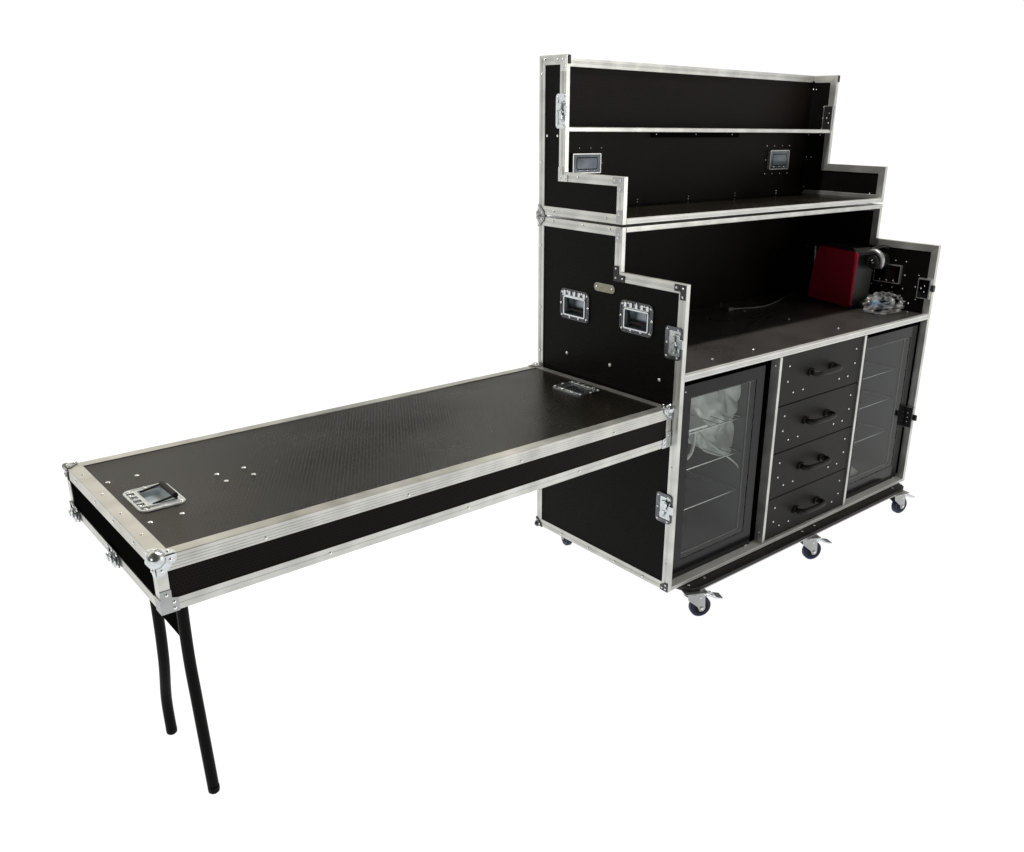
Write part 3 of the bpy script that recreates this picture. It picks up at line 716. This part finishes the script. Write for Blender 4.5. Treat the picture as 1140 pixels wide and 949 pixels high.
def rod(name, sec, a, wv, parent, m=None, label=None):
    bm = bmesh.new(); prism(bm, sec, a, wv); return obj(name, bm, m or M['alu'], parent, label=label)
def ribbed(w_, h_, top_r=0, side_r=3):
    """L extrusion section in (inward, down): smooth flange on top, ribbed flange on the side"""
    th = .0022; g = .0008
    P = [(0.0015, 0), (w_, 0), (w_, th + .001), (th + .006, th + .001), (th + .006, h_), (0, h_)]
    n = side_r; zs_ = []
    for k in range(n):
        c = h_ * (.92 - (k + .5) * .74 / n)
        P += [(0, c + g * 1.3), (g, c + g * .6), (g, c - g * .6), (0, c - g * 1.3)]
    P += [(0, .0015)]
    return P
def edge_x(y, z, sy, sz, x0, x1, w_, h_, side_r):
    """rod along x at outer edge (y,z); sy,sz inward signs"""
    return rod('edge_trim', [V((0, y + sy * a, z + sz * b_)) for a, b_ in ribbed(w_, h_, 0, side_r)], (x0, 0, 0), (x1 - x0, 0, 0), tb)
def edge_y(x, z, sx, sz, y0, y1, w_, h_, side_r):
    return rod('edge_trim', [V((x + sx * a, 0, z + sz * b_)) for a, b_ in ribbed(w_, h_, 0, side_r)], (0, y0, 0), (0, y1 - y0, 0), tb)
t1 = edge_x(YA, T1, 1, -1, XL, XR, w, .036, 4); edge_x(YB, T1, -1, -1, XL, XR, w, .036, 4)
b1 = edge_x(YA, T0, 1, 1, XL, XR, w, .029, 1); edge_x(YB, T0, -1, 1, XL, XR, w, .029, 2)
t2 = edge_y(XL, T1, 1, -1, YA + w + .0005, YB - w - .0005, w + .003, .030, 3); t3 = edge_y(XR, T1, -1, -1, YA + w + .0005, YB - w - .0005, .024, .030, 3)
edge_y(XL, T0, 1, 1, YA + w + .0005, YB - w - .0005, w, .026, 2); edge_y(XR, T0, -1, 1, YA + w + .0005, YB - w - .0005, w, .026, 2)
for (x, y, sx, sy) in ((XL, YA, 1, 1), (XL, YB, 1, -1), (XR, YA, -1, 1), (XR, YB, -1, -1)):
    bm = bmesh.new(); z0, z1 = T0 + .0295, T1 - .0365
    prism(bm, [V((x, y, 0)), V((x + sx * .022, y, 0)), V((x + sx * .022, y + sy * .010, 0)), V((x + sx * .010, y + sy * .010, 0)), V((x + sx * .010, y + sy * .026, 0)), V((x, y + sy * .026, 0))], (0, 0, z0), (0, 0, z1 - z0))
    obj('corner_post', bm, M['alu'], tb)
for x in (-1.35, -.98, -.62, -.26):
    rivet(t1, (x, YA - .0002, T1 - .028), NY, .0038)
for x in (-1.2, -.8, -.4): rivet(b1, (x, YA - .0002, T0 + .015), NY, .0038)
for y in (.16, .30, .44, .60): rivet(t2, (XL + .018, y, T1), PZ, .0038); rivet(t2, (XL - .0002, y, T1 - .014), NX, .0038)
tv = [(-1.5345, .4923), (-1.466, .494), (-1.3108, .3767), (-1.2416, .3766), (-1.2404, .318), (-1.3103, .3188), (-1.4619, .1965), (-1.5318, .1943)]
for x, y in tv: rivet(ttop, (x, y + .018, T1 - .0016), PZ, .0058)
recessed_handle(tb, (HX1, .345, T1 - .0014), basis(V((0, 1, 0)), V((-1, 0, 0)), V((0, 0, 1))), dark=False, opened=True, label='open handle with its black grip lifted')
recessed_handle(tb, (HX2, .372, T1 - .0014), basis(V((0, -1, 0)), V((1, 0, 0)), V((0, 0, 1))), w=.150, dark=False, label='closed handle next to the case wall')
ball_corner(tb, (XL, YA, T1), (X, Y, -Z), r=.0205, fl=.044)
ball_corner(tb, (XR, YA, T1), (-X, Y, -Z), r=.016, fl=.038)
ball_corner(tb, (XL, YB, T1), (X, -Y, -Z), r=.009, fl=.030, m=M['alu_dull'])
ball_corner(tb, (XR, YB, T1), (-X, -Y, -Z), r=.012, fl=.034, m=M['alu'])
for x, s in ((XL, 1), (XR, -1)):
    bm = bmesh.new(); prism(bm, [V((x, 0, T0 - .0005)), V((x + s * .036, 0, T0 - .0005)), V((x + s * .036, 0, T0 + .030)), V((x + s * .023, 0, T0 + .034)), V((x + s * .023, 0, T0 + .052)), V((x, 0, T0 + .052))], (0, YA - .0022, 0), (0, .0021, 0))
    cbp = obj('corner_bracket', bm, M['alu_dull'] if s > 0 else M['zinc'], tb)
    for a, b_ in ((.026, .008), (.026, .022), (.013, .042)): rivet(cbp, (x + s * a, YA - .0024, T0 + b_), NY, .0038)
    bm = bmesh.new(); xx = x - s * .0022; box(bm, min(xx, x - s * .0001), max(xx, x - s * .0001), YA - .0022, YA + .030, T0 - .0005, T0 + .034); obj('corner_bracket', bm, M['alu_dull'], tb)
for y in (.335, .655):
    fr = basis(V((0, -1, 0)), V((0, 0, 1)), V((-1, 0, 0)))
    latch(tb, (XL - .0012, y, T0 + .017), basis(V((0, 0, -1)), V((0, -1, 0)), V((-1, 0, 0))), w=.040, h=.080)
# folding legs, one bent tube each, with brace and crossbar
LX = XL + .108
def leg(P, r=.0142):
    bm = bmesh.new(); tube(bm, spline(P, 6), r, 14); return obj('leg', bm, M['paint'], tb, smooth=False)
l1 = leg([(LX + .004, .268, T0 + .05), (LX + .002, .272, .54), (LX, .266, .40), (LX, .252, .28), (LX, .220, GZ + .006)])
l2 = leg([(LX - .002, .480, T0 + .05), (LX, .478, .45), (LX, .490, .28), (LX, .524, .14), (LX, .522, GZ + .006)])
for l, (x, y) in ((l1, (LX, .220)), (l2, (LX, .522))):
    bm = bmesh.new(); lathe(bm, [(.0100, GZ), (.0138, GZ + .004), (.0147, GZ + .012), (.0144, GZ + .020)], c=(x, y, 0), seg=16); obj('foot_cap', bm, M['paint'], l)
bm = bmesh.new(); box(bm, LX - .004, LX + .004, .272, .480, .445, .570, .001); obj('leg_gusset', bm, M['matte'], tb)
bm = bmesh.new(); box(bm, LX - .02, LX + .02, .24, .50, T0 + .062, T0 + .080); obj('leg_mount', bm, M['paint'], tb)
tb.rotation_euler = (0, 0, .0151)
tb.location = (XR, YA, T0)

# ------------------------------------------------------------------ fridges
def fridge(x0, x1, label, seed):
    z0, z1 = .1695, .862; yf = .030; dth = .030
    f = thing('mini_fridge', label, 'fridge', ((x0 + x1) / 2, .3, z0), 'mini fridges built into the road case')
    ya = yf + dth + .003; yb = .52; t = .028
    bm = bmesh.new()
    box(bm, x0, x0 + t, ya, yb, z0, z1, .002); box(bm, x1 - t, x1, ya, yb, z0, z1, .002)
    box(bm, x0 + t + .0005, x1 - t - .0005, ya, yb, z1 - t, z1); box(bm, x0 + t + .0005, x1 - t - .0005, ya, yb, z0, z0 + .05)
    box(bm, x0 + t + .0005, x1 - t - .0005, yb - t, yb - .0005, z0 + .0505, z1 - t - .0005)
    sh_ = obj('fridge_shell', bm, M['fridge'], f)
    a0, a1, c0, c1 = x0 + t + .001, x1 - t - .001, z0 + .051, z1 - t - .001; y2 = yb - t - .001
    bm = bmesh.new()
    box(bm, a0, a0 + .002, ya + .004, y2, c0, c1); box(bm, a1 - .002, a1, ya + .004, y2, c0, c1)
    box(bm, a0 + .0025, a1 - .0025, y2 - .002, y2, c0, c1); box(bm, a0 + .0025, a1 - .0025, ya + .004, y2 - .0025, c0, c0 + .002); box(bm, a0 + .0025, a1 - .0025, ya + .004, y2 - .0025, c1 - .002, c1)
    obj('liner', bm, M['liner'], f)
    for i, z in enumerate((.385, .535, .665)):
        bm = bmesh.new(); xa, xb = a0 + .004, a1 - .004
        for y in (ya + .02, ya + .022 + .16, y2 - .01): tube(bm, [(xa, y, z), (xb, y, z)], .0024 if y < ya + .03 else .002, 8)
        n = 9
        for k in range(n):
            x = xa + .008 + (xb - xa - .016) * k / (n - 1); tube(bm, [(x, ya + .02, z + .003), (x, y2 - .01, z + .003)], .0012, 6)
        obj('shelf', bm, M['wired'], f)
        bm = bmesh.new(); tube(bm, [(xa, ya + .0165, z + .001), (xb, ya + .0165, z + .001)], .0018, 8); tube(bm, [(xb - .006, ya + .018, z), (xb - .006, y2 - .02, z)], .0022 if seed == 1 else .0042, 8); obj('shelf_rail', bm, M['wire'], f)
    # door
    bw = .044
    bm = bmesh.new(); cx, cz = (x0 + x1) / 2, (z0 + z1) / 2; W_, H_ = x1 - x0, z1 - z0
    o_ = [V((p.x, p.y, 0)) for p in rounded(W_, H_, .004, 3)]; i_ = [V((p.x, p.y, 0)) for p in rounded(W_ - 2 * bw, H_ - 2 * bw - .02, .003, 3, cy=.010)]
    ring_sheet(bm, o_, i_, -dth, 0, 0); i2 = [V((p.x, p.y, 0)) for p in rounded(W_ - 2 * bw - .014, H_ - 2 * bw - .034, .002, 3, cy=.010)]
    ring_sheet(bm, [p * 1.0 for p in rounded(W_ - 2 * bw - .001, H_ - 2 * bw - .021, .002, 3, cy=.010)], i2, -dth, -.008, 1)
    door = obj_local('door', bm, [M['fframe'], M['fridge']], f, V((cx, yf, cz)), NY)
    bm = bmesh.new(); prism(bm, i_, (0, 0, -.006), (0, 0, .0045)); obj_local('door_glass', bm, M['glass'], door, V((cx, yf, cz)), NY)
    # thin bright bead of the inner pane
    bm = bmesh.new(); ring_sheet(bm, i2, [V((p.x * .985, (p.y - .01) * .992 + .01, 0)) for p in i2], -.022, -.019, 0)
    obj_local('glazing_bead', bm, M['wire'], door, V((cx, yf, cz)), NY)
    bm = bmesh.new(); box(bm, x1 - .040, x1 - .014, yf + .004, yf + .022, z0 - .0012, z0 + .004 - .0045 , .0); box(bm, x1 - .034, x1 - .018, yf - .006, yf + .004, z0 - .0010, z0 + .006, .001)
    obj('hinge', bm, M['zinc'], door)
    rivet(door, (x0 + .014, yf - .0002, z1 - .020), NY, .0028, 'screw')
    return f, (a0, a1, ya, y2, c0, c1)
FL, IL = fridge(.046, .478, 'mini fridge left of the drawers, crumpled film and booklet behind its glass', 1)
FRR, IR = fridge(1.100, 1.532, 'mini fridge right of the drawers, dark shelves behind its glass door', 2)

def crumple(x0, x1, z0, z1, yfun, amp, seed, nx=110, nz=90, edge=None, thick=.0012):
    bm = bmesh.new(); g = []
    for j in range(nz + 1):
        row = []
        for i in range(nx + 1):
            u, v = i / nx, j / nz; x = x0 + (x1 - x0) * u; z = z0 + (z1 - z0) * v
            if edge: z = edge(u, v, z)
            q = V(((x + z * .6) * 11, (z - x * .8) * 4.5 + seed, seed * 1.7))
            r = 1 - abs(noise.noise(q + V((noise.noise(q * .7) * 1.5, 0, 0)))) * 2
            r2 = 1 - abs(noise.noise(q * 2.3)) * 2
            row.append(bm.verts.new((x + .006 * noise.noise(q * 2), yfun(u, v) + amp * r + amp * .4 * r2, z)))
        g.append(row)
    for j in range(nz):
        for i in range(nx): bm.faces.new((g[j][i], g[j][i + 1], g[j + 1][i + 1], g[j + 1][i]))
    return bm
# film draped in the left fridge
a0, a1, ya, y2, c0, c1 = IL
bm = crumple(a0 + .006, a1 - .006, .60, c1 - .008, lambda u, v: ya + .022 + .12 * (1 - u) ** .8 + .03 * (1 - v), .020, 3.1,
             edge=lambda u, v, z: z - (1 - v) * (.085 * u + .02 * math.sin(u * 9)))
pf = obj('plastic_film', bm, M['bag'], None, smooth=True)
tag(pf, 'crumpled clear plastic film hanging inside the left fridge, above the booklet', 'plastic film')
bm = bmesh.new(); prism(bm, [V((a0 + .010, .085, 0)), V((a0 + .175, .085, 0)), V((a0 + .235, .185, 0)), V((a0 + .060, .200, 0))], (0, 0, .6705), (0, 0, .006))
bk = obj('booklet', bm, M['paper'], None); tag(bk, 'white paper booklet lying on the top wire shelf of the left fridge', 'booklet')
bm = bmesh.new(); tube(bm, spline([(a0 + .005, .09, .578), (a0 + .07, .10, .560), (a0 + .15, .13, .560), (a0 + .20, .16, .585), (a0 + .21, .17, .640), (a0 + .19, .18, .6605)], 8), .006, 10)
hs = obj('white_hose', bm, M['cablew'], None, smooth=True); hs.name = 'hose'; tag(hs, 'bent pale hose curving below the booklet in the left fridge', 'hose')
bm = bmesh.new(); tube(bm, spline([(a1 - .14, .20, .640), (a1 - .13, .14, .590), (a1 - .09, .10, .545), (a1 - .03, .08, .495), (a1 - .008, .08, .470)], 8), .0028, 8)
cw = obj('cord', bm, M['cablew'], None, smooth=True); tag(cw, 'thin pale cord hanging at the right inside the left fridge', 'cord')
# right fridge contents
a0, a1, ya, y2, c0, c1 = IR
bm = bmesh.new(); prism(bm, [V((a0 + .012, ya + .012, .70)), V((a0 + .075, ya + .012, .70)), V((a0 + .080, ya + .012, c1 - .012)), V((a0 + .015, ya + .012, c1 - .012))], (0, 0, 0), (0, .004, 0))
ct = obj('carton_sheet', bm, mat('grey_card', (.42, .45, .42), .5), None); tag(ct, 'upright pale grey card inside the top left of the right fridge', 'card')
bm = crumple(a0 + .006, a0 + .20, c0 + .004, c0 + .11, lambda u, v: ya + .03 + .08 * v + .02 * math.sin(u * 6), .014, 8.4, 40, 30, edge=lambda u, v, z: z - v * u * .07)
pb = obj('plastic_film', bm, M['bag'], None, smooth=True); tag(pb, 'crumpled clear plastic film lying on the floor of the right fridge', 'plastic film')

# ------------------------------------------------------------------ things on the counter
cm = thing('coffee_machine', 'black coffee machine with a dark red side panel at the right end of the counter', 'coffee machine', (1.46, .39, CZ))
a = V((1.382, .262, 0)); b_ = V((1.447, .500, 0)); dd = (b_ - a).normalized(); nn = V((dd.y, -dd.x, 0)) 
if nn.x > 0: nn = -nn
def onside(s, z): return a + dd * s + V((0, 0, z))
Ls = (b_ - a).length
side = []
def arc(cs, cz, r, a0_, a1_, n=5):
    return [onside(cs + r * math.cos(math.radians(a0_ + (a1_ - a0_) * i / n)), cz + r * math.sin(math.radians(a0_ + (a1_ - a0_) * i / n))) for i in range(n + 1)]
zb_, zt_ = CZ + .008, CZ + .244
outl = arc(.020, zb_ + .018, .018, 270, 180) + arc(.012, zt_ - .020, .018, 180, 90) + arc(Ls - .036, zt_ - .028, .028, 88, 12) + arc(Ls + .004, zb_ + .022, .020, 0, -80)
bm = bmesh.new(); prism(bm, outl, (0, 0, 0), -nn * -.0 - nn * .0 + nn * .012)
bmesh.ops.bevel(bm, geom=[e_ for e_ in bm.edges if (e_.verts[0].co - e_.verts[1].co).cross(nn).length > 1e-5 and abs((e_.verts[0].co - e_.verts[1].co).dot(nn)) < 1e-6 and (e_.verts[0].co - a).dot(nn) > .01], offset=.004, segments=2, affect='EDGES')
obj('side_panel', bm, M['red'], cm, label='dark red side panel with rounded corners')
bm = bmesh.new()
body = [onside(s, z) for s, z in ((.012, CZ + .003), (Ls - .004, CZ + .003), (Ls + .010, CZ + .05), (Ls - .015, zt_ - .02), (Ls - .06, zt_ + .014), (.03, zt_ + .010), (.010, zt_ - .012))]
prism(bm, body, (0, 0, 0), -nn * .105); bmesh.ops.bevel(bm, geom=list(bm.edges), offset=.004, segments=2, affect='EDGES')
obj('body', bm, M['black'], cm)
bm = bmesh.new(); box(bm, 1.455, 1.515, .505, .565, CZ + .004, CZ + .225, .008, seg=2); tk = obj('water_tank', bm, glass('smoky_tank', (.55, .57, .6), .9, .05), cm)
bm = bmesh.new(); box(bm, 1.452, 1.518, .502, .568, CZ + .2255, CZ + .240, .004); obj('tank_lid', bm, M['black'], cm)
tube_pts = spline([(1.452, .515, CZ + .238), (1.448, .510, CZ + .19), (1.452, .512, CZ + .09), (1.440, .512, CZ + .012)], 6)
bm = bmesh.new(); tube(bm, tube_pts, .0035, 8); obj('tank_seam', bm, M['wire'], cm, smooth=True)
# brewing head with chrome lever
cH = V((1.470, .215, CZ + .205))
bm = bmesh.new(); lathe(bm, [(.020, -.045), (.031, -.040), (.034, 0), (.031, .040), (.020, .045)], axis='x', c=cH, seg=24); obj('brew_head', bm, M['black'], cm, smooth=True)
bm = bmesh.new(); pts = [cH + V((-.046, .046 * math.cos(t_), .046 * math.sin(t_))) for t_ in [math.radians(q) for q in range(60, 225, 15)]]
n_ = len(pts); tube(bm, pts, .01, 10, rr=[.0060 + .0045 * math.sin(PI * i / (n_ - 1)) for i in range(n_)]); obj('lever', bm, M['alu_dull'], cm, smooth=True)
bm = bmesh.new(); lathe(bm, [(.010, -.0), (.012, .01), (.010, .016)], axis='x', c=cH + V((-.060, 0, 0)), seg=16); obj('knob', bm, M['chrome'], cm, smooth=True)
bm = bmesh.new(); tube(bm, spline([cH + V((-.02, .03, .045)), cH + V((.02, .0, .060)), cH + V((.05, -.01, .052))], 5), .008, 8); obj('cup_lever', bm, M['black'], cm, smooth=True)
bm = bmesh.new(); box(bm, 1.430, 1.520, .165, .262, CZ + .003, CZ + .030, .004); obj('drip_tray', bm, M['black'], cm)

# bag of cables
def lump(c, rx, ry, rz, seed, sub=4, amp=.35):
    bm = bmesh.new(); bmesh.ops.create_icosphere(bm, subdivisions=sub, radius=1)
    for v in bm.verts:
        q = v.co * 2.1 + V((seed, 0, 0)); r = 1 + amp * (1 - 2 * abs(noise.noise(q))) * .6 + .25 * amp * (1 - 2 * abs(noise.noise(q * 2.7))) - .15
        p = V((v.co.x * rx * r, v.co.y * ry * r, v.co.z * rz * r)); v.co = V(c) + p
        v.co.z = max(v.co.z, CZ + .001)
    return bm
bm = lump((1.455, .158, CZ + .030), .096, .062, .044, 3.3, 4, .55)
bg_ = obj('cable_bag', bm, M['bag2'], None); tag(bg_, 'crumpled clear plastic bag of coiled cable beside the red machine on the counter', 'plastic bag')
bm = lump((1.425, .175, CZ + .032), .020, .018, .016, 6.1, 2); bl = obj('cable_plug', bm, M['blue'], None); tag(bl, 'small pale blue plug inside the clear bag on the counter', 'plug')
bm = bmesh.new(); pts = []
for i in range(120):
    t_ = i / 119 * 2 * PI * 5; q = 1 + .18 * noise.noise(V((t_ * .4, 1, 0)))
    pts.append(V((1.465 + .052 * q * math.cos(t_), .158 + .030 * q * math.sin(t_), CZ + .016 + .028 * (i / 119) + .006 * math.sin(t_ * 1.7))))
tube(bm, pts, .0034, 8); cc = obj('cable_coil', bm, mat('blue_grey_cable', (.10, .125, .16), .35), None, smooth=True); tag(cc, 'coil of dark cable bundled inside the clear plastic bag', 'cable')
# cord along the counter
bm = bmesh.new(); tube(bm, spline([(.935, .560, CZ + .006), (.99, .555, CZ + .004), (1.06, .530, CZ + .0035), (1.14, .525, CZ + .0035), (1.26, .555, CZ + .004), (1.36, .590, CZ + .004), (1.44, .600, CZ + .010)], 10), .0032, 8)
tube(bm, spline([(.935, .560, CZ + .006), (.925, .60, CZ + .008), (.96, .63, CZ + .02)], 6), .0032, 8)
pc = obj('power_cord', bm, M['cable'], None, smooth=True); tag(pc, 'thin grey power cord running along the counter to the coffee machine', 'cord')
bm = bmesh.new(); box(bm, .918, .950, .552, .568, CZ + .0, CZ + .015, .003, seg=2); obj('plug', bm, M['cable'], pc)
